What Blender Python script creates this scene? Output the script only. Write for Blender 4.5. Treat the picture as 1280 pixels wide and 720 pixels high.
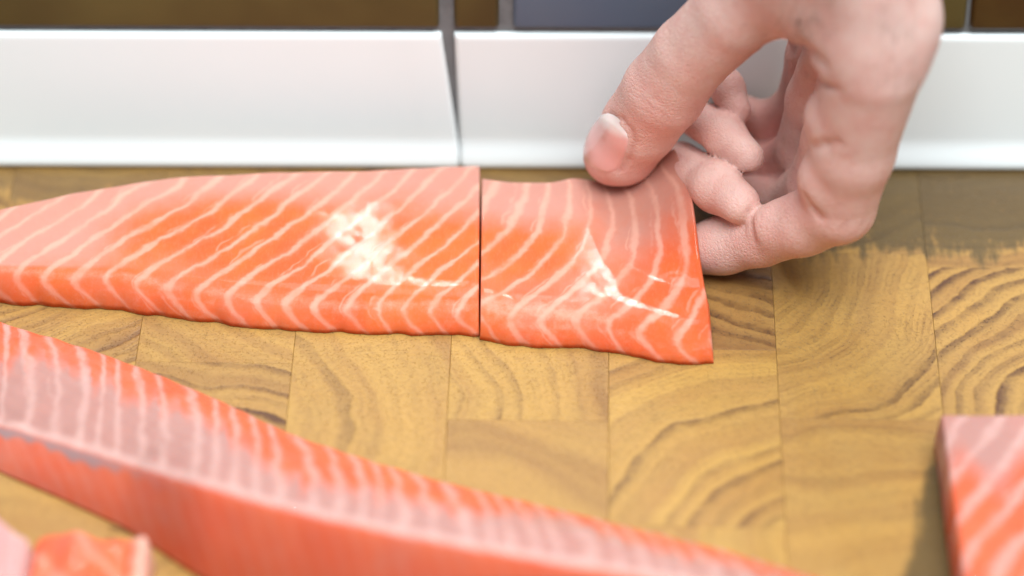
import bpy, math, random
import numpy as np
from mathutils import Vector, Matrix

sc = bpy.context.scene
for o in list(bpy.data.objects):
    bpy.data.objects.remove(o)
COL = sc.collection
MM = 0.001
rnd = random.Random(7)

# ------------------------------------------------------------------ camera
D, PITCH = 1100.0, math.radians(38)
CAM = np.array([0.0, -D * math.cos(PITCH), D * math.sin(PITCH)])
FPX = 4.3 * D                                   # focal length in photo pixels (1280 wide)
cam_d = bpy.data.cameras.new('camera')
cam = bpy.data.objects.new('camera', cam_d)
COL.objects.link(cam)
cam.location = Vector(CAM) * MM
cam.rotation_euler = (math.pi / 2 - PITCH, 0, 0)
cam_d.sensor_width = 36
cam_d.lens = 36 * FPX / 1280
cam_d.clip_start, cam_d.clip_end = 0.02, 50
cam_d.dof.use_dof = True
cam_d.dof.focus_distance = 1.085
cam_d.dof.aperture_fstop = 3.5
sc.camera = cam

# ------------------------------------------------------------------ light
world = bpy.data.worlds.new('World')
sc.world = world
world.use_nodes = True
bg = world.node_tree.nodes['Background']
bg.inputs[0].default_value = (0.90, 0.95, 1.0, 1)
bg.inputs[1].default_value = 0.20


def area(name, loc, target, sx, sy, power, col=(1, 1, 1)):
    l = bpy.data.lights.new(name, 'AREA')
    l.shape = 'RECTANGLE'
    l.size, l.size_y = sx, sy
    l.energy, l.color = power, col
    o = bpy.data.objects.new(name, l)
    COL.objects.link(o)
    o.location = loc
    d = Vector(target) - Vector(loc)
    o.rotation_euler = d.to_track_quat('-Z', 'Y').to_euler()
    return o


area('softbox_lamp', (0.24, -0.62, 1.36), (0, 0.03, 0.02), 1.2, 0.75, 41.0, (0.94, 0.985, 1.0))
area('overhead_lamp', (0.15, 0.22, 1.15), (0, 0, 0), 0.7, 0.5, 6.5, (0.98, 0.99, 1.0))
# two upright tube lamps beyond the low tiled upstand: they give the glossy streaks on the fish
area('tube_lamp', (-0.094, 0.76, 1.08), (-0.04, 0.0, 0.014), 0.010, 0.75, 2.6).rotation_euler.rotate_axis('Z', math.radians(2.5))
area('tube_lamp', (0.064, 0.76, 1.08), (0.03, 0.0, 0.014), 0.011, 0.75, 2.8)

vs = sc.view_settings
vs.view_transform = 'Standard'
vs.look = 'None'
vs.exposure, vs.gamma = 0.0, 1.0
vs.use_curve_mapping = False
sc.cycles.use_denoising = True
sc.cycles.max_bounces = 8

# ------------------------------------------------------------------ helpers
R_ = np.array([1.0, 0, 0])
U_ = np.array([0, math.sin(PITCH), math.cos(PITCH)])
F_ = np.array([0, math.cos(PITCH), -math.sin(PITCH)])


def at(u, v, y=None, z=None):
    """point in mm that stands at depth y (or height z) along a sight line of the photograph"""
    d = F_ + R_ * ((u - 640) / FPX) + U_ * ((360 - v) / FPX)
    t = (y - CAM[1]) / d[1] if y is not None else (z - CAM[2]) / d[2]
    return CAM + d * t


def tag(o, label=None, cat=None, group=None, kind=None):
    if label: o['label'] = label
    if cat: o['category'] = cat
    if group: o['group'] = group
    if kind: o['kind'] = kind
    return o


def empty(name, loc=(0, 0, 0)):
    o = bpy.data.objects.new(name, None)
    o.location = Vector(loc) * MM
    o.empty_display_size = 0.02
    COL.objects.link(o)
    return o


def mesh(name, verts, faces, mat, parent=None, attrs=None, smooth=True, loc=None):
    me = bpy.data.meshes.new(name)
    me.from_pydata((np.asarray(verts, float) * MM).tolist(), [], faces)
    me.update()
    if attrs:
        for k, a in attrs.items():
            at_ = me.attributes.new(k, 'FLOAT', 'POINT')
            at_.data.foreach_set('value', np.asarray(a, np.float32))
    if smooth:
        me.polygons.foreach_set('use_smooth', [True] * len(me.polygons))
    me.materials.append(mat)
    o = bpy.data.objects.new(name, me)
    COL.objects.link(o)
    if loc is not None: o.location = Vector(loc) * MM
    if parent is not None: o.parent = parent
    return o


class NT:
    """small node-tree writer"""
    def __init__(self, name):
        self.m = bpy.data.materials.new(name)
        self.m.use_nodes = True
        self.t = self.m.node_tree
        self.b = self.t.nodes['Principled BSDF']

    def n(self, typ, ins=None, **props):
        nd = self.t.nodes.new(typ)
        for k, v in props.items(): setattr(nd, k, v)
        if ins:
            for k, v in ins.items(): self.set(nd.inputs[k], v)
        return nd

    def set(self, sock, v):
        if hasattr(v, 'is_output'): self.t.links.new(v, sock)
        else: sock.default_value = v

    def bsdf(self, **kw):
        for k, v in kw.items(): self.set(self.b.inputs[k.replace('_', ' ')], v)

    def math(self, op, a, b=0.0, c=0.0):
        nd = self.n('ShaderNodeMath', operation=op)
        for i, v in enumerate((a, b, c)): self.set(nd.inputs[i], v)
        return nd.outputs[0]

    def mix(self, f, a, b, blend='MIX'):
        nd = self.n('ShaderNodeMix', data_type='RGBA', blend_type=blend)
        self.set(nd.inputs[0], f)
        for i, v in ((6, a), (7, b)):
            self.set(nd.inputs[i], v if hasattr(v, 'is_output') or len(v) == 4 else tuple(v) + (1,))
        return nd.outputs[2]

    def sstep(self, v, lo, hi, a=0.0, b=1.0):
        nd = self.n('ShaderNodeMapRange', interpolation_type='SMOOTHSTEP')
        for i, x in enumerate((v, lo, hi, a, b)): self.set(nd.inputs[i], x)
        return nd.outputs[0]

    def attr(self, name, typ='GEOMETRY', out='Fac'):
        return self.n('ShaderNodeAttribute', attribute_name=name, attribute_type=typ).outputs[out]

    def noise(self, vec, scale, detail=3, rough=0.5, dist=0.0, out='Fac'):
        nd = self.n('ShaderNodeTexNoise')
        if vec is not None: self.set(nd.inputs['Vector'], vec)
        nd.inputs['Scale'].default_value = scale
        nd.inputs['Detail'].default_value = detail
        nd.inputs['Roughness'].default_value = rough
        nd.inputs['Distortion'].default_value = dist
        return nd.outputs[out]

    def coord(self, out='Object'):
        return self.n('ShaderNodeTexCoord').outputs[out]

    def pos(self):
        return self.n('ShaderNodeNewGeometry').outputs['Position']

    def vmul(self, v, s):
        nd = self.n('ShaderNodeVectorMath', operation='MULTIPLY')
        self.set(nd.inputs[0], v); nd.inputs[1].default_value = s
        return nd.outputs[0]

    def vadd(self, v, w):
        nd = self.n('ShaderNodeVectorMath', operation='ADD')
        self.set(nd.inputs[0], v); self.set(nd.inputs[1], w)
        return nd.outputs[0]

    def bump(self, h, strength, dist, prev=None):
        nd = self.n('ShaderNodeBump')
        self.set(nd.inputs['Height'], h)
        nd.inputs['Strength'].default_value = strength
        nd.inputs['Distance'].default_value = dist
        if prev is not None: self.set(nd.inputs['Normal'], prev)
        return nd.outputs[0]


# ------------------------------------------------------------------ materials
def wood_material():
    w = NT('end_grain_wood')
    co = w.coord()
    sep = w.n('ShaderNodeSeparateXYZ', {0: co}).outputs
    cx, cy = w.attr('ring_x', 'OBJECT'), w.attr('ring_y', 'OBJECT')
    sp, tone, seed = w.attr('ring_gap', 'OBJECT'), w.attr('tone', 'OBJECT'), w.attr('seed', 'OBJECT')
    con = w.attr('contrast', 'OBJECT')
    off = w.n('ShaderNodeCombineXYZ', {0: seed, 1: w.math('MULTIPLY', seed, 1.7), 2: seed}).outputs[0]
    cs = w.vadd(co, off)
    warp = w.math('MULTIPLY', w.math('SUBTRACT', w.noise(cs, 22, 2, 0.5), 0.5), 0.022)
    warp2 = w.math('MULTIPLY', w.math('SUBTRACT', w.noise(cs, 260, 3, 0.6), 0.5), 0.0016)
    dx, dy = w.math('SUBTRACT', sep[0], cx), w.math('SUBTRACT', sep[1], cy)
    r = w.math('SQRT', w.math('ADD', w.math('MULTIPLY', dx, dx), w.math('MULTIPLY', dy, dy)))
    rr = w.math('ADD', w.math('ADD', r, warp), warp2)
    ph = w.math('DIVIDE', rr, sp)
    fr = w.math('FRACT', ph)
    idx = w.math('FLOOR', ph)
    wn = w.n('ShaderNodeTexWhiteNoise', {'W': w.math('ADD', idx, w.math('MULTIPLY', seed, 13.1))}, noise_dimensions='1D').outputs[0]
    # late wood: dark line at the end of each year, its strength differs from year to year
    late = w.sstep(fr, 0.25, 0.85)
    late = w.math('SUBTRACT', late, w.sstep(fr, 0.86, 1.0))
    late = w.math('MULTIPLY', late, w.math('MULTIPLY_ADD', wn, 0.8, 0.12))
    late = w.math('MULTIPLY', late, w.sstep(w.noise(w.n('ShaderNodeCombineXYZ', {0: w.math('MULTIPLY', rr, 60.0), 1: 4.1, 2: seed}).outputs[0], 1.0, 2, 0.5), 0.36, 0.6, 0.15, 1.35))
    # finer growth lines between
    fr3 = w.math('FRACT', w.math('MULTIPLY', ph, 3.0))
    late = w.math('ADD', late, w.math('MULTIPLY', w.sstep(fr3, 0.45, 0.95), w.math('MULTIPLY', w.sstep(w.noise(cs, 70, 3, 0.6), 0.42, 0.65), 0.30)))
    # fine rays and pores run across the years
    ang = w.math('ARCTAN2', dy, dx)
    pv = w.n('ShaderNodeCombineXYZ', {0: w.math('MULTIPLY', ang, 60.0), 1: w.math('MULTIPLY', rr, 700.0), 2: seed}).outputs[0]
    rays = w.noise(pv, 1.0, 3, 0.65)
    pores = w.sstep(w.noise(cs, 1500, 2, 0.7), 0.56, 0.72)
    mott = w.noise(cs, 55, 4, 0.6)
    band = w.noise(w.n('ShaderNodeCombineXYZ', {0: w.math('MULTIPLY', rr, 95.0), 1: seed, 2: 0.3}).outputs[0], 1.0, 3, 0.6)
    light = w.mix(tone, (0.455, 0.262, 0.064), (0.295, 0.15, 0.05))
    mid = w.mix(tone, (0.345, 0.18, 0.05), (0.19, 0.088, 0.034))
    base = w.mix(w.sstep(band, 0.36, 0.66), light, mid)
    base = w.mix(w.sstep(mott, 0.3, 0.75, 0, 0.35), base, (0.36, 0.225, 0.072))
    base = w.mix(w.sstep(rays, 0.42, 0.75, 0, 0.30), base, (0.17, 0.082, 0.030))
    lf = w.math('MULTIPLY', w.math('MULTIPLY', late, w.math('MULTIPLY', con, 1.4)), w.sstep(w.noise(cs, 90, 3, 0.7), 0.3, 0.62, 0.35, 1.0))
    base = w.mix(w.math('MULTIPLY', lf, 0.9), base, (0.095, 0.041, 0.019))
    base = w.mix(w.math('MULTIPLY', pores, w.math('MULTIPLY_ADD', lf, 0.8, 0.16)), base, (0.045, 0.02, 0.011))
    # darker, smoother patches along the back and beside the near right piece, ragged-edged
    p = w.pos()
    ps = w.n('ShaderNodeSeparateXYZ', {0: p}).outputs
    drag = w.noise(w.vmul(p, (260, 45, 1)), 1.0, 4, 0.65)
    blot = w.noise(p, 38, 4, 0.65)
    edge = w.math('ADD', w.math('MULTIPLY', drag, 0.034), w.math('MULTIPLY', blot, 0.040))
    s1 = w.math('ADD', w.math('SUBTRACT', ps[1], 0.053), edge)
    s1 = w.sstep(s1, -0.002, w.math('MULTIPLY_ADD', blot, 0.018, -0.002))
    s1 = w.math('MULTIPLY', s1, w.sstep(w.math('ADD', ps[0], w.math('MULTIPLY', blot, 0.02)), 0.058, 0.070))
    s3 = w.sstep(w.math('ADD', w.math('SUBTRACT', ps[1], 0.078), edge), 0.0, 0.006, 0, 0.55)
    sx = w.math('ADD', w.math('SUBTRACT', ps[0], w.math('MULTIPLY', ps[1], 0.26)), w.math('MULTIPLY', edge, 0.22))
    s2 = w.math('MULTIPLY', w.sstep(sx, 0.1420, 0.1455),
                w.sstep(w.math('SUBTRACT', w.math('MULTIPLY', blot, -0.016), ps[1]), 0.050, 0.060))
    dark_patch = w.math('MAXIMUM', w.math('MAXIMUM', s1, s3), s2)
    speck = w.sstep(w.noise(p, 420, 3, 0.7), 0.60, 0.72, 1.0, 0.55)
    dark_patch = w.math('MULTIPLY', dark_patch, speck)
    base = w.mix(w.math('MULTIPLY', dark_patch, 0.86), base, (0.080, 0.055, 0.023))
    # knife marks
    kn = w.noise(w.vmul(p, (30, 900, 1)), 1.0, 2, 0.5)
    hb = w.math('SUBTRACT', w.math('MULTIPLY', mott, 0.6), w.math('ADD', w.math('MULTIPLY', lf, 0.6), w.math('MULTIPLY', pores, 0.6)))
    nb = w.bump(hb, 0.55, 0.0005)
    nb = w.bump(kn, 0.22, 0.0004, nb)
    w.bsdf(Base_Color=base, Roughness=w.math('SUBTRACT', w.math('MULTIPLY_ADD', mott, 0.15, 0.38), w.math('MULTIPLY', dark_patch, 0.12)),
           Normal=nb)
    w.b.inputs['Specular IOR Level'].default_value = 0.35
    return w.m


def salmon_material(name, orange, red, pale, line, line_w=0.30, gloss=0.30, line_mix=0.8):
    w = NT(name)
    co = w.coord()
    ph, grey, fat, lines = w.attr('phase'), w.attr('grey'), w.attr('fat'), w.attr('lines')
    nz = w.noise(co, 75, 3, 0.6)
    fine = w.noise(co, 800, 4, 0.65)
    p = w.math('ADD', ph, w.math('MULTIPLY', w.math('SUBTRACT', nz, 0.5), 0.75))
    p = w.math('ADD', p, w.math('MULTIPLY', w.math('SUBTRACT', fine, 0.5), 0.07))
    tri = w.math('MULTIPLY', w.math('ABSOLUTE', w.math('SUBTRACT', w.math('FRACT', p), 0.5)), 2.0)   # 1 on a line of fat
    wn = w.noise(co, 70, 3, 0.6)
    lo = w.math('SUBTRACT', 1.0 + line_w * 0.05, w.math('MULTIPLY', wn, line_w * 2.0))
    ln = w.sstep(tri, w.math('SUBTRACT', lo, 0.10), w.math('ADD', lo, line_w * 0.85))
    ln = w.math('MULTIPLY', w.math('MULTIPLY', ln, lines), w.sstep(w.noise(co, 110, 3, 0.6), 0.25, 0.6, 0.5, 1.0))
    # faint second set of seams that joins and leaves the first
    p2 = w.math('ADD', ph, w.math('MULTIPLY_ADD', w.noise(co, 48, 3, 0.6), 1.6, 0.3))
    tri2 = w.math('MULTIPLY', w.math('ABSOLUTE', w.math('SUBTRACT', w.math('FRACT', p2), 0.5)), 2.0)
    ln2 = w.math('MULTIPLY', w.math('MULTIPLY', w.sstep(tri2, 0.80, 0.98), lines), w.sstep(w.noise(co, 95, 3, 0.6), 0.46, 0.62, 0.0, 0.5))
    ln = w.math('MAXIMUM', ln, ln2)
    halo = w.math('MULTIPLY', w.sstep(tri, 0.25, 1.0), lines)
    var = w.noise(co, 42, 4, 0.6)
    fib = w.noise(w.vmul(co, (1, 0.3, 1)), 1100, 3, 0.7)
    base = w.mix(w.sstep(var, 0.32, 0.68), orange, red)
    base = w.mix(w.sstep(fib, 0.42, 0.75, 0, 0.12), base, pale)
    g2 = w.sstep(w.math('ADD', grey, w.math('MULTIPLY', w.math('SUBTRACT', w.noise(co, 60, 4, 0.6), 0.5), 0.8)), 0.05, 1.05)
    base = w.mix(w.math('MULTIPLY', g2, 0.85), base, pale)
    base = w.mix(w.math('MULTIPLY', halo, 0.09), base, line)
    base = w.mix(w.math('MULTIPLY', ln, line_mix), base, line)
    f2 = w.sstep(w.math('ADD', fat, w.math('MULTIPLY', w.math('SUBTRACT', w.noise(co, 200, 5, 0.7), 0.5), 1.1)), 0.3, 1.0)
    base = w.mix(w.math('MULTIPLY', f2, 0.7), base, line)
    base = w.mix(w.math('MULTIPLY', w.attr('silver'), 0.8), base, (0.23, 0.205, 0.215))
    h = w.math('ADD', w.math('MULTIPLY', fine, 0.35), w.math('MULTIPLY', ln, 0.5))
    nb = w.bump(h, 0.20, 0.0004)
    nb = w.bump(w.noise(co, 240, 3, 0.55), 0.12, 0.0006, nb)
    wetn = w.bump(w.noise(co, 900, 2, 0.6), 0.005, 0.0002)
    wetn = w.bump(w.noise(co, 160, 2, 0.5), 0.003, 0.0008, wetn)
    w.bsdf(Base_Color=base, Normal=nb, Roughness=w.math('MULTIPLY_ADD', fine, 0.16, gloss),
           Subsurface_Weight=0.25, Subsurface_Scale=0.003, Coat_Normal=wetn,
           Coat_Weight=w.math('MULTIPLY', w.sstep(w.noise(co, 230, 5, 0.7), 0.42, 0.52, 0.10, 0.50), w.math('SUBTRACT', 1.0, w.attr('dry'))))
    w.b.inputs['Subsurface Radius'].default_value = (1.0, 0.35, 0.2)
    w.b.inputs['Specular IOR Level'].default_value = 0.0
    w.b.inputs['Coat Roughness'].default_value = 0.045
    return w.m


def skin_material():
    w = NT('skin')
    co = w.coord()
    red, crease = w.attr('red'), w.attr('crease')
    n1 = w.noise(co, 85, 4, 0.6)
    n2 = w.noise(co, 420, 4, 0.65)
    base = w.mix(w.sstep(n1, 0.3, 0.72), (0.74, 0.515, 0.455), (0.72, 0.43, 0.375))
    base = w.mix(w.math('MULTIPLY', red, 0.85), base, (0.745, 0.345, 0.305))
    n3 = w.noise(co, 230, 5, 0.7)
    base = w.mix(w.sstep(n3, 0.48, 0.68, 0, 0.40), base, (0.66, 0.335, 0.285))
    base = w.mix(w.sstep(n3, 0.42, 0.28, 0, 0.35), base, (0.80, 0.60, 0.53))
    base = w.mix(w.sstep(w.noise(co, 30, 2, 0.5), 0.55, 0.7, 0, 0.3), base, (0.62, 0.45, 0.40))
    base = w.mix(w.sstep(n2, 0.55, 0.75, 0, 0.3), base, (0.56, 0.27, 0.22))
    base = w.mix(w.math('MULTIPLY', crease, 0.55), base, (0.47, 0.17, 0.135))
    vor = w.n('ShaderNodeTexVoronoi', {'Vector': w.vadd(co, w.vmul(w.noise(co, 300, 2, 0.5, out='Color'), (0.002, 0.002, 0.002))), 'Scale': 850.0}, feature='DISTANCE_TO_EDGE').outputs[0]
    h = w.math('ADD', w.math('MULTIPLY', w.sstep(vor, 0.0, 0.22), 0.45), w.math('MULTIPLY', n2, 0.7))
    nb = w.bump(h, 0.40, 0.0005)
    wr = w.noise(w.vmul(co, (420, 420, 1500)), 1.0, 3, 0.6)
    nb = w.bump(wr, 0.22, 0.0005, nb)
    nb = w.bump(w.noise(co, 190, 4, 0.65), 0.10, 0.0008, nb)
    nb = w.bump(crease, -0.7, 0.0007, nb)
    w.bsdf(Base_Color=base, Normal=nb, Roughness=w.math('MULTIPLY_ADD', n2, 0.15, 0.42),
           Subsurface_Weight=0.22, Subsurface_Scale=0.003)
    w.b.inputs['Subsurface Radius'].default_value = (1.0, 0.33, 0.18)
    w.b.inputs['Specular IOR Level'].default_value = 0.4
    return w.m


def plain_material(name, col, rough, var=0.06, vscale=40, bump=0.0, coat=0.0, col2=None):
    w = NT(name)
    co = w.coord()
    n = w.noise(co, vscale, 4, 0.6)
    c2 = col2 or tuple(c * (1 - 2 * var) for c in col)
    base = w.mix(w.sstep(n, 0.3, 0.7), col, c2)
    w.bsdf(Base_Color=base, Roughness=rough)
    if bump: w.bsdf(Normal=w.bump(w.noise(co, vscale * 6, 4, 0.6), bump, 0.0004))
    w.b.inputs['Coat Weight'].default_value = coat
    w.b.inputs['Coat Roughness'].default_value = 0.08
    return w.m


def nail_material():
    w = NT('nail')
    lun, rim, along = w.attr('lunula'), w.attr('rim'), w.attr('across')
    co = w.coord()
    base = w.mix(lun, (0.78, 0.44, 0.41), (0.84, 0.76, 0.73))
    base = w.mix(rim, base, (0.78, 0.52, 0.44))
    nb = w.bump(w.noise(w.n('ShaderNodeCombineXYZ', {0: w.math('MULTIPLY', along, 14.0)}).outputs[0], 1.0, 3, 0.6), 0.12, 0.0004)
    w.bsdf(Base_Color=base, Roughness=0.30, Normal=nb, Subsurface_Weight=0.15, Subsurface_Scale=0.002)
    w.b.inputs['Coat Weight'].default_value = 0.8
    w.b.inputs['Coat Roughness'].default_value = 0.16
    return w.m


WOOD = wood_material()
SALMON = salmon_material('salmon_flesh', (0.62, 0.132, 0.038), (0.62, 0.105, 0.037), (0.475, 0.258, 0.212), (0.68, 0.365, 0.28), 0.31, 0.30, 0.66)
SALMON_STRIP = salmon_material('salmon_strip_flesh', (0.62, 0.130, 0.062), (0.60, 0.105, 0.050), (0.36, 0.222, 0.202), (0.56, 0.35, 0.315), 0.46, 0.36, 0.58)
SALMON_PALE = salmon_material('salmon_trim_flesh', (0.68, 0.13, 0.05), (0.64, 0.095, 0.038), (0.46, 0.29, 0.285), (0.66, 0.44, 0.36), 0.30, 0.36)
SKIN = skin_material()
NAIL = nail_material()
TILE = plain_material('white_glaze', (0.85, 0.925, 0.945), 0.45, 0.015, 8, 0.0, 0.0)
GROUT = plain_material('grey_grout', (0.17, 0.175, 0.18), 0.8, 0.12, 160, 0.4)
BROWN = plain_material('olive_brown_glaze', (0.115, 0.085, 0.022), 0.55, 0.2, 9, 0, 0, (0.05, 0.030, 0.006))
DARKB = plain_material('dark_brown_glaze', (0.040, 0.013, 0.003), 0.35, 0.2, 22, 0, 0, (0.075, 0.04, 0.007))
BLUE = plain_material('blue_grey_glaze', (0.115, 0.155, 0.20), 0.5, 0.1, 12, 0, 0, (0.085, 0.125, 0.19))
COUNTER = plain_material('counter_stone', (0.30, 0.29, 0.28), 0.4, 0.15, 60, 0.1)

# ------------------------------------------------------------------ setting: counter, tiled upstand
def box_vf(x0, x1, y0, y1, z0, z1):
    v = [(x0, y0, z0), (x1, y0, z0), (x1, y1, z0), (x0, y1, z0), (x0, y0, z1), (x1, y0, z1), (x1, y1, z1), (x0, y1, z1)]
    f = [(3, 2, 1, 0), (4, 5, 6, 7), (0, 1, 5, 4), (1, 2, 6, 5), (2, 3, 7, 6), (3, 0, 4, 7)]
    return v, f


v, f = box_vf(-420, 420, -330, 110, -70, -38)
tag(mesh('countertop', v, f, COUNTER, smooth=False), kind='structure')

WY = 60.0                                   # face of the tiles
wall = tag(empty('tiled_wall', (0, 0, 0)), kind='structure')
wall.rotation_euler = (0, 0, math.radians(-0.35))
v, f = box_vf(-260, 260, WY + 2.0, WY + 12, 0.4, 67)
mesh('grout_bed', v, f, GROUT, wall, smooth=False)


def zt(vv, u=640): return at(u, vv, y=WY)[2]
def xt(u, vv): return at(u, vv, y=WY)[0]


def tile(x_lo, x_hi, z0, z1, mat, cove=0.0, thick=4.0):
    """glazed tile with rounded rim; x_lo / x_hi give the x of its side edges at height z; foot sweeps out by cove"""
    prof = []
    rr = 1.6
    for a in np.linspace(0, 90, 6): prof.append((z1 - rr + rr * math.cos(math.radians(a)), WY + rr - rr * math.sin(math.radians(a))))
    for z in np.linspace(z1 - rr - 1, z0 + 11, 10): prof.append((z, WY))
    if cove:
        for t in np.linspace(0, 1, 12)[1:]:
            prof.append((z0 + 11 - 10.2 * t, WY - cove * (0.5 - 0.5 * math.cos(math.pi * min(1, t * 1.0))) ** 1.3))
        prof.append((z0, WY - cove + 0.6))
    else:
        for a in np.linspace(0, 90, 6): prof.append((z0 + rr - rr * math.sin(math.radians(a)), WY + rr - rr * math.cos(math.radians(a))))
    prof = [(prof[0][0], WY + thick)] + prof + [(prof[-1][0], WY + thick)]
    N = 26
    cols = [(0.0, rr), (0.15, rr * .45), (0.5, rr * .12), (1.0, 0.0)]
    vs_, fs = [], []
    us = [(0, c[0] * rr, c[1]) for c in cols] + [(t, None, 0) for t in np.linspace(0, 1, N)[1:-1]] + [(1, c[0] * rr, c[1]) for c in cols[::-1]]
    for (t, ins, dep) in us:
        for (z, y) in prof:
            a, b = x_lo(z), x_hi(z)
            if ins is None: x = a + rr + (b - a - 2 * rr) * t
            elif t == 0: x = a + ins
            else: x = b - ins
            vs_.append((x, min(y + dep, WY + thick), z))
    P = len(prof)
    for i in range(len(us) - 1):
        for j in range(P - 1):
            fs.append((i * P + j, i * P + j + 1, (i + 1) * P + j + 1, (i + 1) * P + j))
    fs.append(tuple(range(P)))
    fs.append(tuple((len(us) - 1) * P + j for j in range(P - 1, -1, -1)))
    return mesh('tile', vs_, fs, mat, wall)


z_top, z_bot = zt(44), 0.6
za, zb_ = zt(44), zt(190)
def lin(ua, ub):
    xa, xb = xt(ua, 44), xt(ub, 190)
    return lambda z: xb + (xa - xb) * max(0.0, (z - zb_)) / (za - zb_)
tile(lambda z: -250, lin(550, 572.6), z_bot, z_top, TILE, 2.2)
tile(lin(566, 574.0), lambda z: 250, z_bot, z_top, TILE, 2.2)
z2, z3 = zt(37), 66.5
for ua, ub, mt in ((-400, 547, BROWN), (566, 622, BROWN), (640, 905, BLUE), (909, 1206, BROWN), (1212, 1700, DARKB)):
    xa, xb = xt(ua, 20), xt(ub, 20)
    tile(lambda z, xa=xa: xa, lambda z, xb=xb: xb, z2, z3, mt)

# ------------------------------------------------------------------ cutting board of end-grain blocks
board = tag(empty('cutting_board', (0, -60, -37.9)), 'thick end-grain wooden cutting board of joined golden blocks under the salmon', 'cutting board')
board.rotation_euler = (0, 0, math.radians(-1.2))
BX = [(-2, 449)]
col_u = [-440, -237, -36, 165, 362, 560, 759, 970, 1172, 1374, 1577, 1780]
xs = [at(u, 470, z=0)[0] for u in col_u]
LEN = 76.0
joint_v = {0: 400, 1: 520, 2: 330, 3: 458, 4: 600, 5: 525, 6: 655, 7: 518, 8: 327, 9: 480, 10: 400}
Y_BACK, Y_FRONT = WY + 6, -215.0
# look of the blocks in view: (column, row) -> ring centre in block units, ring gap mm, tone, contrast
LOOK = {}
def ring(c, r, cx, cy, gap, tone, con): LOOK[(c, r)] = (cx, cy, gap, tone, con)


def block_mesh(wx, wy, hz=37.5, b=0.16):
    x, y = wx / 2, wy / 2
    vs_ = []
    for (ins, z) in ((0, -hz), (0, -b), (b * 0.3, -b * 0.3), (b, 0)):
        vs_ += [(-x + ins, -y + ins, z), (x - ins, -y + ins, z), (x - ins, y - ins, z), (-x + ins, y - ins, z)]
    fs = [(3, 2, 1, 0), (12, 13, 14, 15)]
    for k in range(3):
        for i in range(4):
            j = (i + 1) % 4
            fs.append((k * 4 + i, k * 4 + j, (k + 1) * 4 + j, (k + 1) * 4 + i))
    return vs_, fs


blocks = []
for c in range(len(xs) - 1):
    yj = at(640, joint_v[c], z=0)[1]
    cuts = [yj + LEN * k for k in range(-6, 7)]
    cuts = [q for q in cuts if Y_FRONT + 12 < q < Y_BACK - 6]
    cuts = [Y_FRONT] + cuts + [Y_BACK]
    for k in range(len(cuts) - 1):
        y0, y1 = cuts[k], cuts[k + 1]
        r = int(round((y0 - yj) / LEN)) if k > 0 else int(round((y1 - yj) / LEN)) - 1
        blocks.append((c, r, xs[c], xs[c + 1], y0, y1))
# r = 0 is the block behind the named joint, r = -1 the one in front of it
ring(8, -1, 0.95, -0.55, 6.0, 0.35, 0.85); ring(8, 0, -0.3, 1.3, 5.5, 0.45, 0.5)
ring(7, 0, -1.3, 0.5, 5.6, 0.25, 0.75); ring(7, -1, 0.2, -1.3, 9.0, 0.30, 0.14)
ring(6, 0, 0.85, -0.72, 6.4, 0.0, 0.5); ring(6, 1, 0.9, 0.75, 5.2, 0.75, 0.75); ring(6, -1, 1.2, 0.5, 8.0, 0.1, 0.3)
ring(5, 0, -1.4, -0.5, 6.0, 0.15, 0.35); ring(5, -1, -0.9, -0.9, 9.0, 0.42, 0.15)
ring(4, 0, -1.3, -0.2, 7.0, 0.22, 0.3); ring(4, -1, -1.0, 0.8, 7.0, 0.1, 0.3)
ring(3, -1, -0.6, -1.0, 4.4, 0.45, 0.8); ring(3, 0, 1.4, 0.7, 7.5, 0.2, 0.25)
ring(2, -1, -0.9, 1.0, 4.0, 0.4, 0.75); ring(2, -2, 0.3, 1.4, 9.0, 0.1, 0.12); ring(2, 0, 0.2, 1.3, 5.0, 0.35, 0.4)
ring(1, 0, 1.3, 0.2, 5.0, 0.4, 0.5)
for (c, r, x0, x1, y0, y1) in blocks:
    g = 0.05
    vs_, fs = block_mesh(x1 - x0 - g, y1 - y0 - g)
    o = mesh('wood_block', vs_, fs, WOOD, board, smooth=False)
    o.location = Vector(((x0 + x1) / 2, (y0 + y1) / 2 + 60, 37.9 + rnd.uniform(-0.04, 0.03))) * MM
    cx, cy, gap, tone, con = LOOK.get((c, r), (rnd.choice((-1, 1)) * rnd.uniform(0.4, 1.4), rnd.choice((-1, 1)) * rnd.uniform(0.3, 1.2),
                                               rnd.uniform(5, 8), rnd.uniform(0.1, 0.6), rnd.uniform(0.25, 0.7)))
    o['ring_x'] = cx * 47 * MM
    o['ring_y'] = cy * LEN * MM
    o['ring_gap'] = gap * MM
    o['tone'] = tone
    o['contrast'] = con
    o['seed'] = rnd.uniform(0, 9)

# ------------------------------------------------------------------ salmon
def sn(x, y, s=1.0, seed=0.0):
    """smooth hash-free wobble, about -1..1"""
    return (np.sin(x * 0.21 * s + seed) * np.cos(y * 0.27 * s + 1.3 * seed) + 0.6 * np.sin(x * 0.47 * s - y * 0.31 * s + 2.1 * seed)
            + 0.35 * np.sin(x * 0.9 * s + y * 0.83 * s + 3.7 * seed)) / 1.6


def interp(pts):
    xs_, ys_ = zip(*pts)
    return lambda t: np.interp(t, xs_, ys_)


def smooth_interp(pts):
    xs_, ys_ = np.array([p[0] for p in pts], float), np.array([p[1] for p in pts], float)
    xx = np.linspace(xs_[0], xs_[-1], 400)
    yy = np.interp(xx, xs_, ys_)
    k = np.hanning(23); k /= k.sum()
    yy = np.convolve(np.pad(yy, 11, mode='edge'), k, mode='valid')
    return lambda t: np.interp(t, xx, yy)


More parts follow.
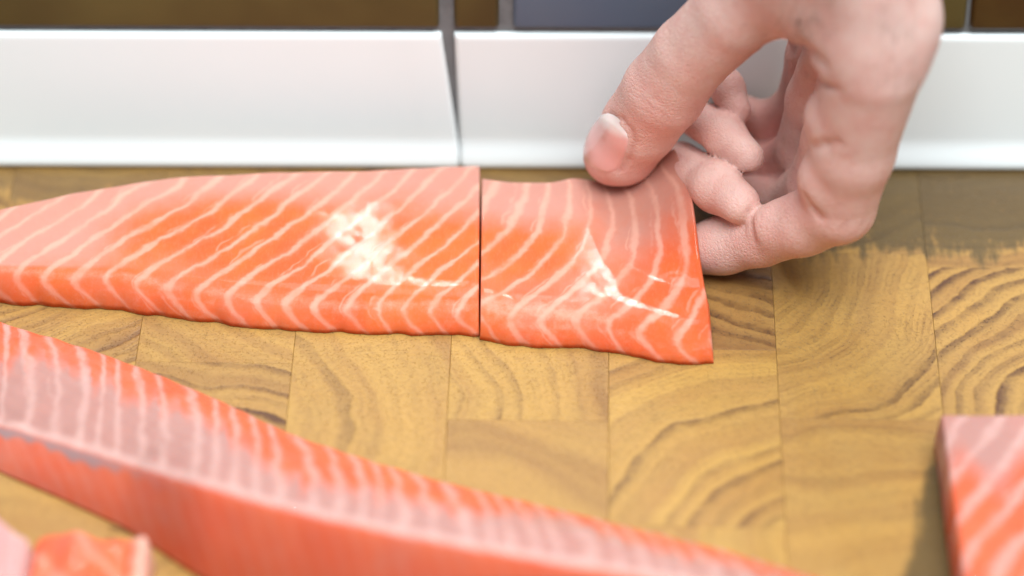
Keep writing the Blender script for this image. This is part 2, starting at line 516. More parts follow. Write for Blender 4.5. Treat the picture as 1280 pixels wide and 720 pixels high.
def edge_params(L, r0, r1, step):
    """positions 0..L with rounded rims of width r0 / r1: (position, height factor)"""
    out = []
    for a in np.linspace(0, 90, 11): out.append((r0 * (1 - math.cos(math.radians(a))), math.sin(math.radians(a))))
    n = max(2, int((L - r0 - r1) / step))
    for t in np.linspace(r0, L - r1, n)[1:-1]: out.append((t, 1.0))
    for a in np.linspace(90, 0, 11): out.append((L - r1 * (1 - math.cos(math.radians(a))), math.sin(math.radians(a))))
    return out


def slab(name, s0, s1, front, back, height, floor, mat, look, rims=(2, 2), rf=3.5, rb=2.5, step=0.8, rag=0.5, warp=None):
    """fish slab: s runs along x (mm), w 0 front .. 1 back; both rims rounded, both ends cut"""
    S = edge_params(s1 - s0, rims[0], rims[1], step)
    W = edge_params(60.0, rf, rb, step)
    ns, nw = len(S), len(W)
    X = np.array([p[0] for p in S])[:, None] + s0 + np.zeros((1, nw))
    hs = np.array([p[1] for p in S])[:, None]
    w = np.array([p[0] for p in W])[None, :] / 60.0
    hw = np.array([p[1] for p in W])[None, :]
    yf, yb = front(X), back(X)
    Y = yf + (yb - yf) * w
    # ragged outline: only the outermost flesh strays
    Y = Y + (rag * sn(X, X * 0 + 3, 0.8, 1.1) + rag * 0.3 * sn(X, X * 0, 2.3, 2.2)) * np.clip(1 - w / 0.07, 0, 1) ** 2
    Y = Y + rag * 0.5 * sn(X, X * 0 + 9, 0.7, 4.1) * np.clip((w - 0.9) / 0.1, 0, 1)
    H = height(X, w, Y)
    Z0 = floor(X, w)
    hh = np.power(hs, 0.8) * np.power(hw, 0.9)
    Z = Z0 + H * hh + 0.05 * sn(X * 0.15, Y, 0.8, 0.7) * hh + 0.0015 * sn(X, Y, 2.0, 2.7) * hh
    if warp is not None: X, Y, Z = warp(X, Y, Z, w)
    top = np.stack([X, Y, Z], -1).reshape(-1, 3)
    Xb, Yb, Zb = (X, Y, Z0 + 0 * X) if warp is None else warp(X * 1.0, Y, Z0 + 0 * X, w)
    bot = np.stack([Xb, Yb, np.minimum(Zb, Z)], -1).reshape(-1, 3)
    n = ns * nw
    inner = np.ones((ns, nw), bool)
    inner[0, :] = inner[-1, :] = False
    inner[:, 0] = inner[:, -1] = False
    bidx = np.where(inner.ravel(), np.cumsum(inner.ravel()) - 1 + n, np.arange(n))
    verts = np.concatenate([top, bot[inner.ravel()]])
    I, J = np.meshgrid(np.arange(ns - 1), np.arange(nw - 1), indexing='ij')
    q = lambda m: np.stack([m[(I * nw + J)], m[((I + 1) * nw + J)], m[((I + 1) * nw + J + 1)], m[(I * nw + J + 1)]], -1).reshape(-1, 4)
    ft = q(np.arange(n))
    fb = q(bidx)[:, ::-1]
    faces = np.concatenate([ft, fb]).tolist()
    # unrolled coordinate across the fish: goes on down the front rim
    drop = (1 - np.power(hw, 0.8) * np.ones_like(hs)) * H
    Q = np.where(w < 0.5, Y - drop * 0.9, Y + drop * 0.5)
    A = look(X, Q, w + 0 * X, drop)
    A.setdefault('lines', np.ones_like(X))
    at_ = {k: np.concatenate([a.ravel(), a.ravel()[inner.ravel()]]) for k, a in A.items()}
    return mesh(name, verts, faces, mat, None, at_)


def px_line(pts, z):
    """board line through points of the photograph lying at height z -> y(x)"""
    P = [at(u, v, z=z) for (u, v) in pts]
    return smooth_interp([(p[0], p[1]) for p in P])


# long piece, left
fr = px_line([(-200, 372), (-60, 376), (0, 379), (80, 386), (150, 388), (210, 398), (300, 409), (400, 417), (520, 419), (570, 421), (604, 421)], 0)
bk = px_line([(-200, 300), (-60, 268), (0, 250), (100, 231), (215, 217), (330, 211), (440, 209), (540, 204.5), (604, 203)], 16.0)
def look_left(X, Q, w, drop):
    qL = fr(X) + 1.5
    d = Q - qL
    ds = np.sqrt(d * d + 6.0) - 2.45
    g = np.where(d > 0, 0.95 * ds - 0.0022 * d * d, 0.95 * ds)
    g = g + 3.0 * np.exp(-(d / 3.5) ** 2) * 0
    ph = (X - g + 2.0 * np.sin(X * 0.03)) / 8.3
    blob = np.exp(-(((X + 78) / 34) ** 2 + ((w - 0.55) / 0.24) ** 2)) + 0.7 * np.exp(-(((X + 20) / 40) ** 2 + ((w - 0.4) / 0.22) ** 2))
    left = 1 / (1 + np.exp((X + 118) / 9))
    grey = np.clip(0.14 + 1.0 * w - 1.0 * blob + 0.5 * left * (w > 0.15), 0, 1)
    fat = 0.55 * np.exp(-((d - 2.0) / 3.4) ** 2) + 0.32 * (d < -2)
    return dict(phase=ph, grey=grey, fat=fat, lines=np.where(d > 0, 1.0, 0.65), dry=np.clip(1 - (d - 1) / 9, 0, 0.85))
xe = at(599.7, 330, z=12)[0]
fil = slab('salmon_fillet', -170, xe, fr, bk,
           lambda X, w, Y: (1 - 0.08 * np.clip((-X - 95) / 60, 0, 1)) * (7.6 + 8.8 * np.power(np.clip((Y + 21) / 58, 0, 1.1), 0.85)),
           lambda X, w: 0.25 + 0 * X * w, SALMON, look_left, rims=(2, 0.4), rf=13.0, rb=3.0, rag=0.8)
tag(fil, 'long striped salmon fillet piece at the left, cut square against the held portion', 'salmon fillet', 'salmon pieces on the board')

# portion held by the hand
fr2 = px_line([(590, 424), (604, 426), (640, 433), (680, 435), (740, 438), (800, 448), (850, 457), (880, 457), (900, 454)], 0)
bk2 = px_line([(590, 217), (604, 218), (640, 222), (690, 222), (720, 218), (780, 217), (830, 216), (850, 216), (900, 216)], 15.0)
xl = at(600.1, 330, z=12)[0]
xr = at(893, 440, z=5)[0]
def look_mid(X, Q, w, drop):
    qL = fr2(X) + 2.5
    d = Q - qL
    curl = np.clip((X - 5) / 50, 0, 1)
    k = 1.25 - 0.35 * curl
    ds = np.sqrt(d * d + 7.0) - 2.65
    g = np.where(d > 0, k * ds - (0.0105 + 0.004 * curl) * d * d, 0.8 * ds)
    ph = (X - g) / 9.4 + 0.1
    blob = np.exp(-(((X - 2) / 16) ** 2 + ((w - 0.5) / 0.16) ** 2)) + np.exp(-(((X - 52) / 14) ** 2 + ((w - 0.25) / 0.3) ** 2))
    grey = np.clip(0.16 + 0.95 * w - 0.8 * blob, 0, 1)
    fat = 0.75 * np.exp(-((d - 3.0) / 5.0) ** 2) * np.clip((45 - X) / 30, 0.2, 1) + 0.3 * (d < -2)
    return dict(phase=ph, grey=grey, fat=fat, lines=np.where(d > 0, 1.0, 0.65), dry=np.clip(1 - (d - 1) / 9, 0, 0.85))
def lift(X, w):
    a = np.clip((X - (xr - 26)) / 26, 0, 1) ** 1.6
    b = np.clip((w - 0.25) / 0.5, 0, 1); b = b * b * (3 - 2 * b)
    return 0.25 + 15 * a * b
def warp2(X, Y, Z, w):
    # the right end runs back to the left towards the held corner
    t = np.clip((X - xl) / (xr - xl), 0, 1)
    pull = np.interp(w, [0, 0.25, 0.45, 0.75, 1.0], [0, 0.4, 2.6, 5.2, 9.5])
    X2 = X - pull * t ** 2
    Y2 = Y - 5.0 * t ** 6 * np.clip((w - 0.5) / 0.5, 0, 1)
    tip = at(768, 215, y=32)
    rr_ = np.sqrt((X2 - tip[0]) ** 2 + (Y2 - 31.0) ** 2)
    Z = Z + np.clip((Z - 3) / 6, 0, 1) * (-1.3 * np.exp(-(rr_ / 8.0) ** 2) + 0.25 * np.exp(-((rr_ - 12.5) / 3.0) ** 2))
    return X2, Y2, Z
por = slab('salmon_portion', xl, xr, fr2, bk2,
           lambda X, w, Y: 7.6 + 7.9 * np.power(np.clip((Y + 30) / 66, 0, 1.1), 0.88),
           lift, SALMON, look_mid, rims=(0.4, 1.6), rf=12.5, rb=3.0, warp=warp2, rag=0.7)
tag(por, 'square salmon portion pinched by the hand at its back right corner', 'salmon portion', 'salmon pieces on the board')

# near strip running down to the right: wedge with a pale ridge
ST = [(-130, 368, 492, 520), (-60, 390, 512, 558), (0, 411, 530, 591), (80, 434, 553, 626), (160, 462, 578, 664), (250, 500, 602, 727), (350, 545, 630, 762), (450, 577, 652, 790),
      (560, 606, 674, 815), (680, 634, 695, 838), (800, 661, 714, 858), (920, 690, 735, 872), (1020, 718, 756, 884), (1110, 748, 780, 892), (1160, 768, 795, 880)]
SX, SB, SF, SR, SH = [], [], [], [], []
for (u, vb, vr, vf) in ST:
    b = at(u, vb, z=5.0); f_ = at(u, vf, z=0)
    yr = f_[1] + 11.0
    rdg = at(u, vr, y=yr)
    SX.append(rdg[0]); SB.append(b[1]); SF.append(f_[1]); SR.append(yr); SH.append(rdg[2])
fB, fF, fR, fH = (smooth_interp(list(zip(SX, q))) for q in (SB, SF, SR, SH))
NS = 330
X1 = np.linspace(SX[0], SX[-1], NS)
endf = np.sqrt(np.clip((SX[-1] - X1) / 16, 0, 1)) * np.sqrt(np.clip((X1 - SX[0]) / 3, 0.02, 1))
ring_pts, a_ph, a_gr, a_ft, a_ln, a_sv = [], [], [], [], [], []
for x, e in zip(X1, endf):
    yb, yf, yr, h = fB(x), fF(x), fR(x), fH(x)
    yr += 0.3 * sn(np.array(x), np.array(2.0), 0.7, 1.0)
    h = h * e
    prof = []
    # front cut face, bottom to ridge
    for t in np.linspace(0, 1, 22):
        bul = math.sin(math.pi * t) * 1.6
        prof.append((yf + (yr - yf) * t - bul, 0.3 + (h - 0.3) * t ** 0.9, 'f', t))
    # rounded ridge and top face sloping to the back
    for t in np.linspace(0, 1, 60)[1:]:
        zz = h + (5.4 * e - h) * t + math.sin(math.pi * t) * 2.2 * e - 0.9 * math.exp(-((t - 0.09) / 0.05) ** 2)
        prof.append((yr + (yb - yr) * t, zz, 't', t))
    for a in np.linspace(0, 90, 8)[1:]:
        prof.append((yb + 2.2 * math.sin(math.radians(a)), 0.3 + (5.1 * e) * math.cos(math.radians(a)), 'b', a / 90))
    yz = np.array([(q[0], q[1]) for q in prof])
    for _ in range(10): yz[2:-2] = 0.5 * yz[2:-2] + 0.25 * (yz[1:-3] + yz[3:-1])     # round the ridge
    prof = [(a[0], a[1], q[2], q[3]) for a, q in zip(yz, prof)]
    rowp = []
    for (y, z, k, t) in prof:
        wob = (0.10 if k == 'f' else 0.3) * sn(np.array(x), np.array(y), 1.2, 0.4)
        z = max(0.3, z + wob) if t not in (0,) or k != 'f' else 0.3
        rowp.append((x, y, z))
        if k == 'f':
            a_ph.append((x + 9 * t) / 5.5); a_ln.append(0.12)
            a_gr.append(0.10 + 0.25 / (1 + math.exp((x + 95) / 10)))
            a_ft.append(0.85 * max(0, (t - 0.90) / 0.10) ** 1.5)
            low = 0.74 + 0.09 * abs(math.sin(x * 0.5)) + 0.05 * math.sin(x * 0.23)
            a_sv.append(max(0.0, min(1.0, (t - low) / 0.06)) * max(0.0, min(1.0, (0.99 - t) / 0.05)) / (1 + math.exp((x + 101) / 5)))
        elif k == 't':
            tooth = ((x + 5.5 * t * t) / 6.6 + 0.35) % 1.0
            sc_ = 0.5 + (0.16 + 0.14 * math.sin(x * 0.31)) * (tooth - 0.5) + 0.16 * math.sin(x * 0.055 + 0.8) + 0.08 * math.sin(x * 0.13)
            if x < -108: sc_ += 0.16
            a_ph.append((x + 5.5 * t * t) / 6.6 + 0.25 * math.sin(x * 0.17) + 0.08 * math.sin(x * 0.41 + 2))
            a_gr.append(max(0.0, min(1.0, 0.5 + (sc_ - t) * 3.0)))
            a_ft.append(0.95 * math.exp(-((t - 0.02) / 0.07) ** 2)); a_ln.append(1.0); a_sv.append(0.0)
        else:
            a_ph.append((x + 5.5) / 6.6); a_gr.append(0.1); a_ft.append(0.0); a_ln.append(1.0); a_sv.append(0.0)
    ring_pts.append(rowp)
P = len(ring_pts[0])
vs_ = [p for r in ring_pts for p in r]
fs = []
for i in range(NS - 1):
    for j in range(P):
        k = (j + 1) % P
        fs.append((i * P + k, i * P + j, (i + 1) * P + j, (i + 1) * P + k))
fs.append(tuple(range(P))); fs.append(tuple((NS - 1) * P + j for j in range(P - 1, -1, -1)))
strip = mesh('salmon_strip', vs_, fs, SALMON_STRIP, None, dict(phase=a_ph, grey=a_gr, fat=a_ft, lines=a_ln, silver=a_sv))
tag(strip, 'long blurred salmon strip with a pale ridge crossing the front of the board', 'salmon strip', 'salmon pieces on the board')

# piece at the right edge
c0, c1 = at(1177, 509, z=15), at(1420, 506, z=15)
def look_right(X, Q, w, drop):
    ph = (X - 0.62 * (Q + 60)) / 10.5 + 0.35
    grey = np.clip((w - 0.66) * 3.5 + 0.5 + 0.25 * np.sin(X * 0.35), 0, 1)
    return dict(phase=ph, grey=grey, fat=0.15 + 0 * X)
xR = c0[0]
pr = slab('salmon_piece', xR - 1.2, xR + 75, interp([(0, -155.), (400, -150.)]), interp([(0, c0[1]), (400, c0[1] + 1.0)]),
          lambda X, w, Y: 15.0 - 1.0 * w, lambda X, w: 0.25 + 0 * X * w, SALMON_STRIP, look_right, rims=(1.6, 2), rf=4, rb=2.5)
tag(pr, 'pale banded salmon piece cut off by the right edge of the picture', 'salmon piece', 'salmon pieces on the board')


# trimmings, bottom left
def scrap(name, pts_front, pts_back, s0, s1, hgt, mat, grey, tilt, label, fatv=0.1, phs=9.0):
    def look(X, Q, w, drop):
        return dict(phase=(X * 0.6 + Q * 0.4) / phs, grey=grey(X, w), lines=0.35 + 0 * X, fat=fatv + 0.9 * (np.clip((X - s1 + 7) / 5, 0, 1)) * (name == 'salmon_chunk'))
    o = slab(name, s0, s1, smooth_interp(pts_front), smooth_interp(pts_back), hgt, lambda X, w: 0.25 + 0 * X * w, mat, look, rims=(3, 2.5), rf=4, rb=3.5, rag=1.2, warp=tilt)
    return tag(o, label, 'salmon scrap', 'salmon pieces on the board')
ca, cb = at(36, 690, z=10), at(190, 690, z=10)
bk_y = at(110, 661, z=13)[1]
scrap('salmon_chunk', [(ca[0] - 5, bk_y - 50), (cb[0] + 5, bk_y - 46)], [(ca[0] - 5, bk_y - 0.5), (ca[0] + 12, bk_y + 1.0), (cb[0] + 5, bk_y - 2.5)], ca[0], cb[0],
      lambda X, w, Y: 12.0 + 1.3 * np.sin((X - ca[0]) * 0.30 + w * 5) + 0.5 * np.sin(X * 0.7 - w * 7), SALMON_PALE, lambda X, w: 0.0 + 0.25 * w + 0 * X, None,
      'small orange salmon scrap with a pale frayed end at the bottom left')
da = at(44, 690, z=12)
bk2y = at(10, 640, z=16)[1]
scrap('salmon_trimming', [(da[0] - 60, bk2y - 62), (da[0], bk2y - 60)], [(da[0] - 60, bk2y + 6), (da[0] - 12, bk2y + 2), (da[0], bk2y - 8)], da[0] - 48, da[0] - 0.5,
      lambda X, w, Y: 16.0 - 1.0 * w + 1.2 * np.sin(X * 0.4), SALMON_PALE, lambda X, w: 0.7 + 0.4 * w + 0 * X, None,
      'greyish pink salmon trimming in the very corner at the bottom left', 0.2, 14.0)

# ------------------------------------------------------------------ hand
def round_cone(P, a, b, r1, r2):
    ba = b - a
    l2 = float(ba @ ba); rr = r1 - r2; a2 = l2 - rr * rr; il2 = 1.0 / l2
    pa = P - a
    y = pa @ ba; z = y - l2
    q = pa * l2 - y[..., None] * ba
    x2 = np.einsum('...i,...i->...', q, q)
    y2 = y * y * l2; z2 = z * z * l2
    k = np.sign(rr) * rr * rr * x2
    d = (np.sqrt(np.maximum(x2 * a2 * il2, 0)) + y * rr) * il2 - r1
    m1 = np.sign(z) * a2 * z2 > k
    m2 = (~m1) & (np.sign(y) * a2 * y2 < k)
    d = np.where(m1, np.sqrt(x2 + z2) * il2 - r2, d)
    d = np.where(m2, np.sqrt(x2 + y2) * il2 - r1, d)
    return d


def smin(a, b, k):
    h = np.maximum(k - np.abs(a - b), 0.0) / k
    return np.minimum(a, b) - h * h * k * 0.25


def smax(a, b, k): return -smin(-a, -b, k)


def ell(P, c, r, ax=None):
    """ellipsoid, radii r along axes ax (rows)"""
    q = P - c
    if ax is not None: q = q @ ax.T
    q = q / r
    l = np.sqrt(np.einsum('...i,...i->...', q, q))
    return (l - 1.0) * min(r)


def J(u, v, y): return at(u, v, y=y)

HAND = dict(
    thumb=[(J(1030, -95, 2), 17.5), (J(978, -32, 12), 15.6), (J(922, 14, 14), 12.0), (J(864, 68, 20), 11.4), (J(830, 114, 24), 12.0), (J(801, 155, 28), 11.2), (J(778, 186, 31.5), 10.6), (J(767, 194, 32), 9.0)],
    index=[(J(1092, 80, -18), 14.0), (J(1066, 190, -15), 11.4), (J(1048, 258, -12), 10.6), (J(1004, 280, -7), 8.8), (J(951, 296, 1), 8.6), (J(905, 306, 6), 8.2), (J(862, 314, 9), 7.0)],
    middle=[(J(1092, 55, 2), 13.0), (J(1045, 175, 8), 9.4), (J(1022, 232, 12), 9.0), (J(985, 250, 26), 6.8), (J(925, 246, 36), 6.0)],
    ring=[(J(1070, 20, 20), 12.0), (J(1022, 125, 28), 8.8), (J(1004, 186, 30), 8.2), (J(975, 204, 41), 6.6), (J(925, 196, 46), 6.0)],
    little=[(J(1035, -5, 37), 10.5), (J(1014, 72, 42), 7.2), (J(996, 128, 46), 6.2), (J(960, 152, 49), 5.4), (J(924, 136, 51), 4.8)],
)
# end joints fold back towards the thumb
ENDS = dict(
    middle=[(J(924, 254, 2), 6.0), (J(896, 234, 12), 7.1), (J(850, 206, 33), 7.0)],
    ring=[(J(936, 196, 15), 4.6), (J(906, 170, 25), 5.9), (J(862, 142, 41), 5.8)],
    little=[(J(923, 140, 31), 3.9), (J(909, 110, 39), 4.8), (J(890, 78, 48), 4.5)],
)
WRIST = at(1040, -470, y=-2)


def hand_sdf(P, cuts=True):
    palm = None
    def add(d, k):
        nonlocal palm
        palm = d if palm is None else smin(palm, d, k)
    for f_, off in (('index', (-9, 0)), ('middle', (-2, 0)), ('ring', (5, 0)), ('little', (11, 0))):
        p0, r0 = HAND[f_][0]
        wv = WRIST + np.array([2.0, off[0], 0.0])
        add(round_cone(P, p0, wv, r0, 17.0), 12.0)
    add(round_cone(P, WRIST, WRIST + np.array([10, -25, 120.0]), 25.0, 30.0), 14.0)
    th = HAND['thumb']
    add(round_cone(P, th[0][0], WRIST, th[0][1], 19.0), 14.0)
    # fold of skin between thumb and index
    add(round_cone(P, J(1000, -4, 4), J(1080, 44, -14), 10.0, 13.0), 9.0)
    add(round_cone(P, J(1025, -40, 2), J(1115, 20, -12), 15.0, 12.0), 12.0)
    tb = None
    for (a, ra), (b, rb) in zip(th[:-1], th[1:]):
        d = round_cone(P, a, b, ra, rb)
        tb = d if tb is None else smin(tb, d, 1.5)
    d = smin(palm, tb, 7.0)
    # pads on the inner side of the index
    idx_pads = [(ell(P, J(1034, 224, -14), np.array([8.5, 8.5, 10.5])), 2.0), (ell(P, J(1038, 148, -13), np.array([7.5, 9.0, 9.5])), 2.5)]
    for f_, kk in (('index', 3.0), ('middle', 3.0), ('ring', 3.0), ('little', 2.5)):
        ch = HAND[f_]
        fd = None
        for i, ((a, ra), (b, rb)) in enumerate(zip(ch[:-1], ch[1:])):
            c = round_cone(P, a, b, ra, rb)
            fd = c if fd is None else smin(fd, c, 1.6 if i in (2, 4) else kk)
        if f_ == 'index':
            for q, k in idx_pads: fd = smin(fd, q, k)
            # pad of the middle joint swells between the folds
            fd = smin(fd, ell(P, J(982, 283, -5), np.array([10.5, 7.0, 7.8])), 2.0)
        else:
            en = None
            for (a, ra), (b, rb) in zip(ENDS[f_][:-1], ENDS[f_][1:]):
                c = round_cone(P, a, b, ra, rb)
                en = c if en is None else smin(en, c, 3.0)
            fd = smin(fd, en, 0.6)
        d = smin(d, fd, 0.7)
    # folds pressed into the skin
    if cuts:
        for pts, r, k in CUTS:
            for a, b in zip(pts[:-1], pts[1:]):
                d = smax(d, -round_cone(P, a, b, r, r * 0.999), k)
    return d


def on_skin(uv):
    """first points of the hand along sight lines; misses are dropped"""
    uv = np.asarray(uv, float)
    dr = F_ + np.outer((uv[:, 0] - 640) / FPX, R_) + np.outer((360 - uv[:, 1]) / FPX, U_)
    dr = dr / np.linalg.norm(dr, axis=1)[:, None]
    t = np.full(len(uv), 900.0)
    for _ in range(60): t = t + 0.8 * hand_sdf(CAM + dr * t[:, None], False)
    return (CAM + dr * t[:, None])[t < 1250]


CUTS = []
for path, r, k in (
        ([(966, 53), (986, 56), (1008, 63), (1026, 78)], 1.0, 4.0),
        ([(1006, 90), (1024, 99), (1047, 112)], 0.45, 2.2),
        ([(1016, 184), (1030, 181), (1048, 178)], 0.35, 2.4),
        ([(1006, 246), (1014, 260), (1026, 272)], 0.45, 2.2),
        ([(762, 142), (778, 149), (790, 163), (793, 178), (786, 200), (774, 213)], 0.35, 1.2),
        ([(762, 142), (747, 160), (735, 180)], 0.3, 1.2),
        ([(937, 264), (938, 284), (943, 302)], 0.4, 2.0)):
    pts = list(on_skin(path))
    if len(pts) > 1: CUTS.append((pts, r, k))


def surface_nets(F, org, h):
    s = F < 0
    nx, ny, nz = F.shape
    c = [(i, j, k) for i in (0, 1) for j in (0, 1) for k in (0, 1)]
    sl = lambda A, o: A[o[0]:nx - 1 + o[0], o[1]:ny - 1 + o[1], o[2]:nz - 1 + o[2]]
    cnt = sum(sl(s, o).astype(np.int8) for o in c)
    act = (cnt > 0) & (cnt < 8)
    ai = np.argwhere(act)
    acc = np.zeros((len(ai), 3)); num = np.zeros(len(ai))
    vals = {o: F[ai[:, 0] + o[0], ai[:, 1] + o[1], ai[:, 2] + o[2]] for o in c}
    for o in c:
        for ax in range(3):
            if o[ax]: continue
            o2 = list(o); o2[ax] = 1; o2 = tuple(o2)
            a, b = vals[o], vals[o2]
            m = (a < 0) != (b < 0)
            t = np.where(m, a / np.where(m, a - b, 1), 0)
            p = np.tile(np.array(o, float), (len(ai), 1)); p[:, ax] += t
            acc += p * m[:, None]; num += m
    verts = (ai + acc / num[:, None]) * h + org
    vid = -np.ones(act.shape, int)
    vid[act] = np.arange(len(ai))
    quads = []
    for ax in range(3):
        a1, a2 = [(1, 2), (2, 0), (0, 1)][ax]
        sh = [slice(None)] * 3; sh2 = [slice(None)] * 3
        sh[ax] = slice(0, -1); sh2[ax] = slice(1, None)
        A, B = s[tuple(sh)], s[tuple(sh2)]
        e = np.argwhere(A != B)
        ok = (e[:, a1] > 0) & (e[:, a2] > 0) & (e[:, a1] < F.shape[a1] - 1) & (e[:, a2] < F.shape[a2] - 1)
        e = e[ok]
        inside = A[e[:, 0], e[:, 1], e[:, 2]]
        def cell(d1, d2):
            q = e.copy(); q[:, a1] -= d1; q[:, a2] -= d2
            return vid[q[:, 0], q[:, 1], q[:, 2]]
        qd = np.stack([cell(1, 1), cell(0, 1), cell(0, 0), cell(1, 0)], 1)
        qd[~inside] = qd[~inside][:, ::-1]
        quads.append(qd)
    return verts, np.concatenate(quads)


h = 0.8
pts_all = np.array([p for ch in HAND.values() for p, r in ch] + [WRIST])
lo = pts_all.min(0) - 20
hi = pts_all.max(0) + 34
hi[2] = WRIST[2] + 40
lo[2] = -4
B = 8
nb_ = [int(math.ceil((hi[i] - lo[i]) / (h * B))) for i in range(3)]
F = np.empty([n * B for n in nb_], np.float32)
cidx = np.stack(np.meshgrid(*[np.arange(n) for n in nb_], indexing='ij'), -1).reshape(-1, 3)
cval = hand_sdf(lo + (cidx * B + (B - 1) / 2) * h)
off_ = np.stack(np.meshgrid(*[np.arange(B)] * 3, indexing='ij'), -1)
nearb = np.abs(cval) < 9.0
F[...] = np.where(cval.reshape(nb_) < 0, -9.0, 9.0).repeat(B, 0).repeat(B, 1).repeat(B, 2)
act_ = cidx[nearb]
for i in range(0, len(act_), 600):
    cc = act_[i:i + 600]
    ii = cc[:, None, None, None, :] * B + off_[None]
    F[ii[..., 0], ii[..., 1], ii[..., 2]] = hand_sdf(lo + ii * h)
F[:, :, -1] = 5.0                              # closed above, out of the picture
hv, hq = surface_nets(F, lo, h)
# two passes of relaxation, then back onto the surface
E = np.concatenate([hq[:, [0, 1]], hq[:, [1, 2]], hq[:, [2, 3]], hq[:, [3, 0]]])
for it in range(2):
    s_ = np.zeros_like(hv); n_ = np.zeros(len(hv))
    for a, b in ((0, 1), (1, 0)):
        np.add.at(s_, E[:, a], hv[E[:, b]]); np.add.at(n_, E[:, a], 1)
    hv = hv * 0.4 + 0.6 * s_ / n_[:, None]


def near(P, c, r): return np.exp(-((P - c) ** 2).sum(1) / (r * r))


red = np.zeros(len(hv)); cre = np.zeros(len(hv))
for ch in ('index', 'middle', 'ring', 'little'):
    c = HAND[ch]
    for i, am, rr in ((2, 0.5, 15), (3, 0.45, 13), (4, 0.5, 12)):
        red = np.maximum(red, am * near(hv, c[i][0], rr))
for ch in ENDS.values(): red = np.maximum(red, 0.3 * near(hv, ch[0][0], 9))
for i, am, rr in ((4, 0.45, 14), (6, 0.5, 14)): red = np.maximum(red, am * near(hv, HAND['thumb'][i][0], rr))
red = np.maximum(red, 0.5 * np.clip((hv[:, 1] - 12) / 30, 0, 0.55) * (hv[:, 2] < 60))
red = np.maximum(red, 1.15 * near(hv, J(970, 180, 38), 15))  # hollow of the fist: skin flush plus shade painted in as deeper red
# wrinkles over the thumb joint, drawn as thin curved bands across the thumb
tA, tB = HAND['thumb'][4][0], HAND['thumb'][6][0]
tax = (tB - tA) / np.linalg.norm(tB - tA)
lt = (hv - tA) @ tax
side = np.cross(tax, -F_); side /= np.linalg.norm(side)
ls = (hv - tA) @ side
facing = (((hv - tA) - lt[:, None] * tax) @ (-F_)) > 2
for pos, amp, half in ((-4.5, 0.8, 6), (-1.5, 0.6, 8), (2.0, 0.45, 5), (-7.5, 0.4, 5)):
    ln_ = pos + 0.05 * ls ** 2 + 0.5 * np.sin(ls * 0.9 + pos)
    cre = np.maximum(cre, amp * np.exp(-((lt - ln_) / 0.55) ** 2) * np.exp(-(ls / half) ** 2) * facing)
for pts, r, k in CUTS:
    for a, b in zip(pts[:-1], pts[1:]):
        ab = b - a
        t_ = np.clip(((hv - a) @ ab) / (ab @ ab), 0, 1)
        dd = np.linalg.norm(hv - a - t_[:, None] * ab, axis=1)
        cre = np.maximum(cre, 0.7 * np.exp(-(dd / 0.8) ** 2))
# short wrinkles fanning off the folds of the index, the web and the outer knuckle
wr_rnd = random.Random(11)
for (u0, v0, du, dv, n, sp, amp) in ((1036, 182, 18, 2, 5, 5, 0.4), (1030, 262, 14, 12, 5, 5, 0.4), (940, 286, 3, 16, 4, 6, 0.4), (1012, 70, 18, 16, 6, 5, 0.5),
                                     (1078, 285, 8, -14, 5, 4, 0.45), (1058, 290, 9, -9, 4, 5, 0.4), (1108, 215, 9, -16, 4, 5, 0.3)):
    for q in range(n):
        ox, oy = wr_rnd.gauss(0, sp), wr_rnd.gauss(0, sp)
        l = wr_rnd.uniform(0.4, 1.0)
        seg = on_skin([(u0 + ox - du * l * 0.5, v0 + oy - dv * l * 0.5), (u0 + ox, v0 + oy + wr_rnd.gauss(0, 1.5)), (u0 + ox + du * l * 0.5, v0 + oy + dv * l * 0.5)])
        for a, b in zip(seg[:-1], seg[1:]):
            ab = b - a
            if np.linalg.norm(ab) > 8 or ab @ ab < 1e-6: continue
            t_ = np.clip(((hv - a) @ ab) / (ab @ ab), 0, 1)
            dd = np.linalg.norm(hv - a - t_[:, None] * ab, axis=1)
            cre = np.maximum(cre, amp * np.exp(-(dd / 0.45) ** 2))
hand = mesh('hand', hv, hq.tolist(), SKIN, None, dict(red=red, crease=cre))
tag(hand, 'bare hand reaching down from the top, thumb and fingers pinching the salmon', 'hand')

# nail of the thumb, laid on the skin
nc = at(761, 181, y=24)
n_dir = -F_ + np.array([-0.18, 0, 0.1]); n_dir /= np.linalg.norm(n_dir)
taxis = at(748, 212, y=30) - at(784, 150, y=29)
taxis -= n_dir * (taxis @ n_dir); taxis /= np.linalg.norm(taxis)
sdir = np.cross(n_dir, taxis)
base_pt = HAND['thumb'][6][0] * 0.75 + HAND['thumb'][5][0] * 0.25
cpt = at(760, 182, y=base_pt[1])
nv, nl, nr_, na_ = [], [], [], []
NU, NV = 34, 26
for i in range(NU):
    for j in range(NV):
        a = -1 + 2 * i / (NU - 1); b = -1 + 2 * j / (NV - 1)
        # squircle mapping keeps the outline of a nail
        wd = 7.9 * (1 - 0.10 * (a < 0) * a * a) * math.sqrt(max(0.0, 1 - 0.62 * abs(a) ** 4.0))
        p = cpt + taxis * (a * 8.0 + 1.2 * (b * b) * (-(a > 0) * a * -0.0 + (a < 0) * -a * 1.0) - 1.4 * b * b * (a > 0) * a) + sdir * (b * wd)
        nv.append(p + n_dir * 25)
        nl.append(1.0 if False else float(np.clip((-(a) - 0.34 - 0.36 * b * b) / 0.22, 0, 1) * 0.9))
        nr_.append(float(np.clip((a - 0.86) / 0.1, 0, 1))); na_.append(b)
nv = np.array(nv)
for _ in range(60): nv = nv - n_dir * np.clip(hand_sdf(nv, False), -2, 3)[:, None] * 0.8
ia, jb = np.meshgrid(np.linspace(-1, 1, NU), np.linspace(-1, 1, NV), indexing='ij')
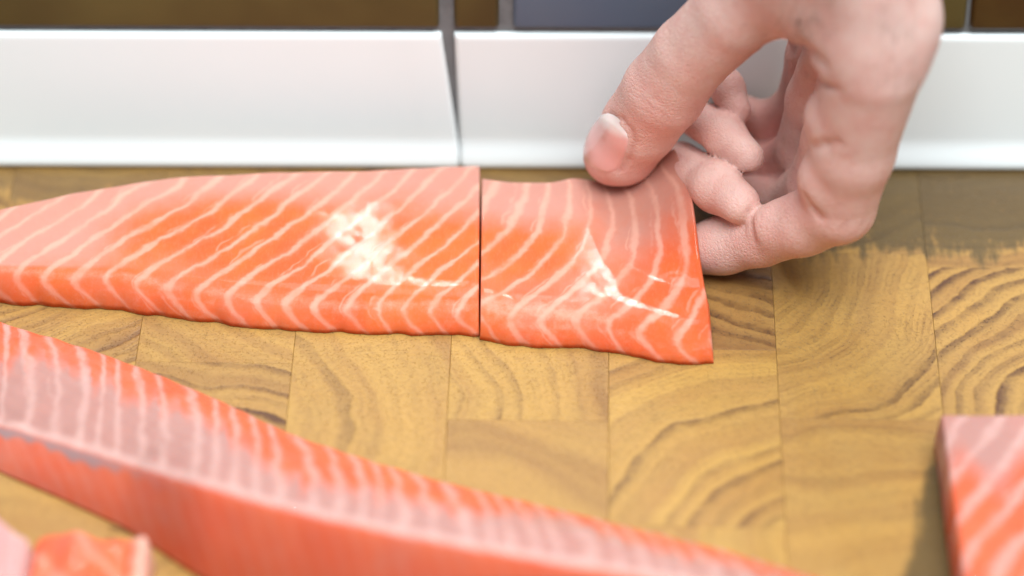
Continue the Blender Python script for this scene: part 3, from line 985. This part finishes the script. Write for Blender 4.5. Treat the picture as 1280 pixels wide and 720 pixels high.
rim = np.minimum(np.minimum(np.clip((1 + ia) / 0.30, 0, 1), np.clip((1 - ia) / 0.08, 0, 1)), np.clip((1 - np.abs(jb)) / 0.09, 0, 1)).ravel()
nv = nv + n_dir * (-0.38 + 0.80 * rim)[:, None]
nf = [(i * NV + j, i * NV + j + 1, (i + 1) * NV + j + 1, (i + 1) * NV + j) for i in range(NU - 1) for j in range(NV - 1)]
if np.cross(nv[1] - nv[0], nv[NV] - nv[0]) @ n_dir < 0: nf = [q[::-1] for q in nf]
nail = mesh('thumb_nail', nv, nf, NAIL, hand, dict(lunula=nl, rim=nr_, across=na_))

# fine hairs by the fold between thumb and index and on the back of the hand
HAIR = plain_material('body_hair', (0.10, 0.055, 0.03), 0.5)
hr = random.Random(3)
hvs, hfs = [], []
roots = [(hr.gauss(1005, 20), min(60, hr.gauss(30, 14))) for k in range(80)] + [(hr.uniform(1100, 1150), hr.uniform(-5, 110)) for k in range(60)]
RP = on_skin(roots)
RG = np.stack([hand_sdf(RP + 0.3 * d_, False) - hand_sdf(RP - 0.3 * d_, False) for d_ in np.eye(3)], 1)
for p, g in zip(RP, RG):
    nrm = g / (np.linalg.norm(g) + 1e-9)
    dr = np.array([hr.gauss(-0.5, 0.35), hr.gauss(-0.1, 0.3), hr.gauss(-0.7, 0.25)])
    dr -= nrm * (dr @ nrm); dr /= np.linalg.norm(dr)
    sd = np.cross(nrm, dr)
    L = hr.uniform(2.5, 5.0); b0 = len(hvs); bend = hr.gauss(0, 0.5)
    for q in range(5):
        t = q / 4
        c = p + dr * L * t + nrm * (0.1 + 0.9 * math.sin(t * 2.2)) * 0.8 + sd * bend * t * t
        r = 0.045 * (1 - 0.8 * t)
        for a in range(3):
            an = a * 2 * math.pi / 3
            hvs.append(c + r * (math.cos(an) * nrm + math.sin(an) * sd))
    for q in range(4):
        for a in range(3):
            b = (a + 1) % 3
            hfs.append((b0 + q * 3 + a, b0 + q * 3 + b, b0 + q * 3 + 3 + b, b0 + q * 3 + 3 + a))
mesh('hair', np.array(hvs), hfs, HAIR, hand)['kind'] = 'stuff'
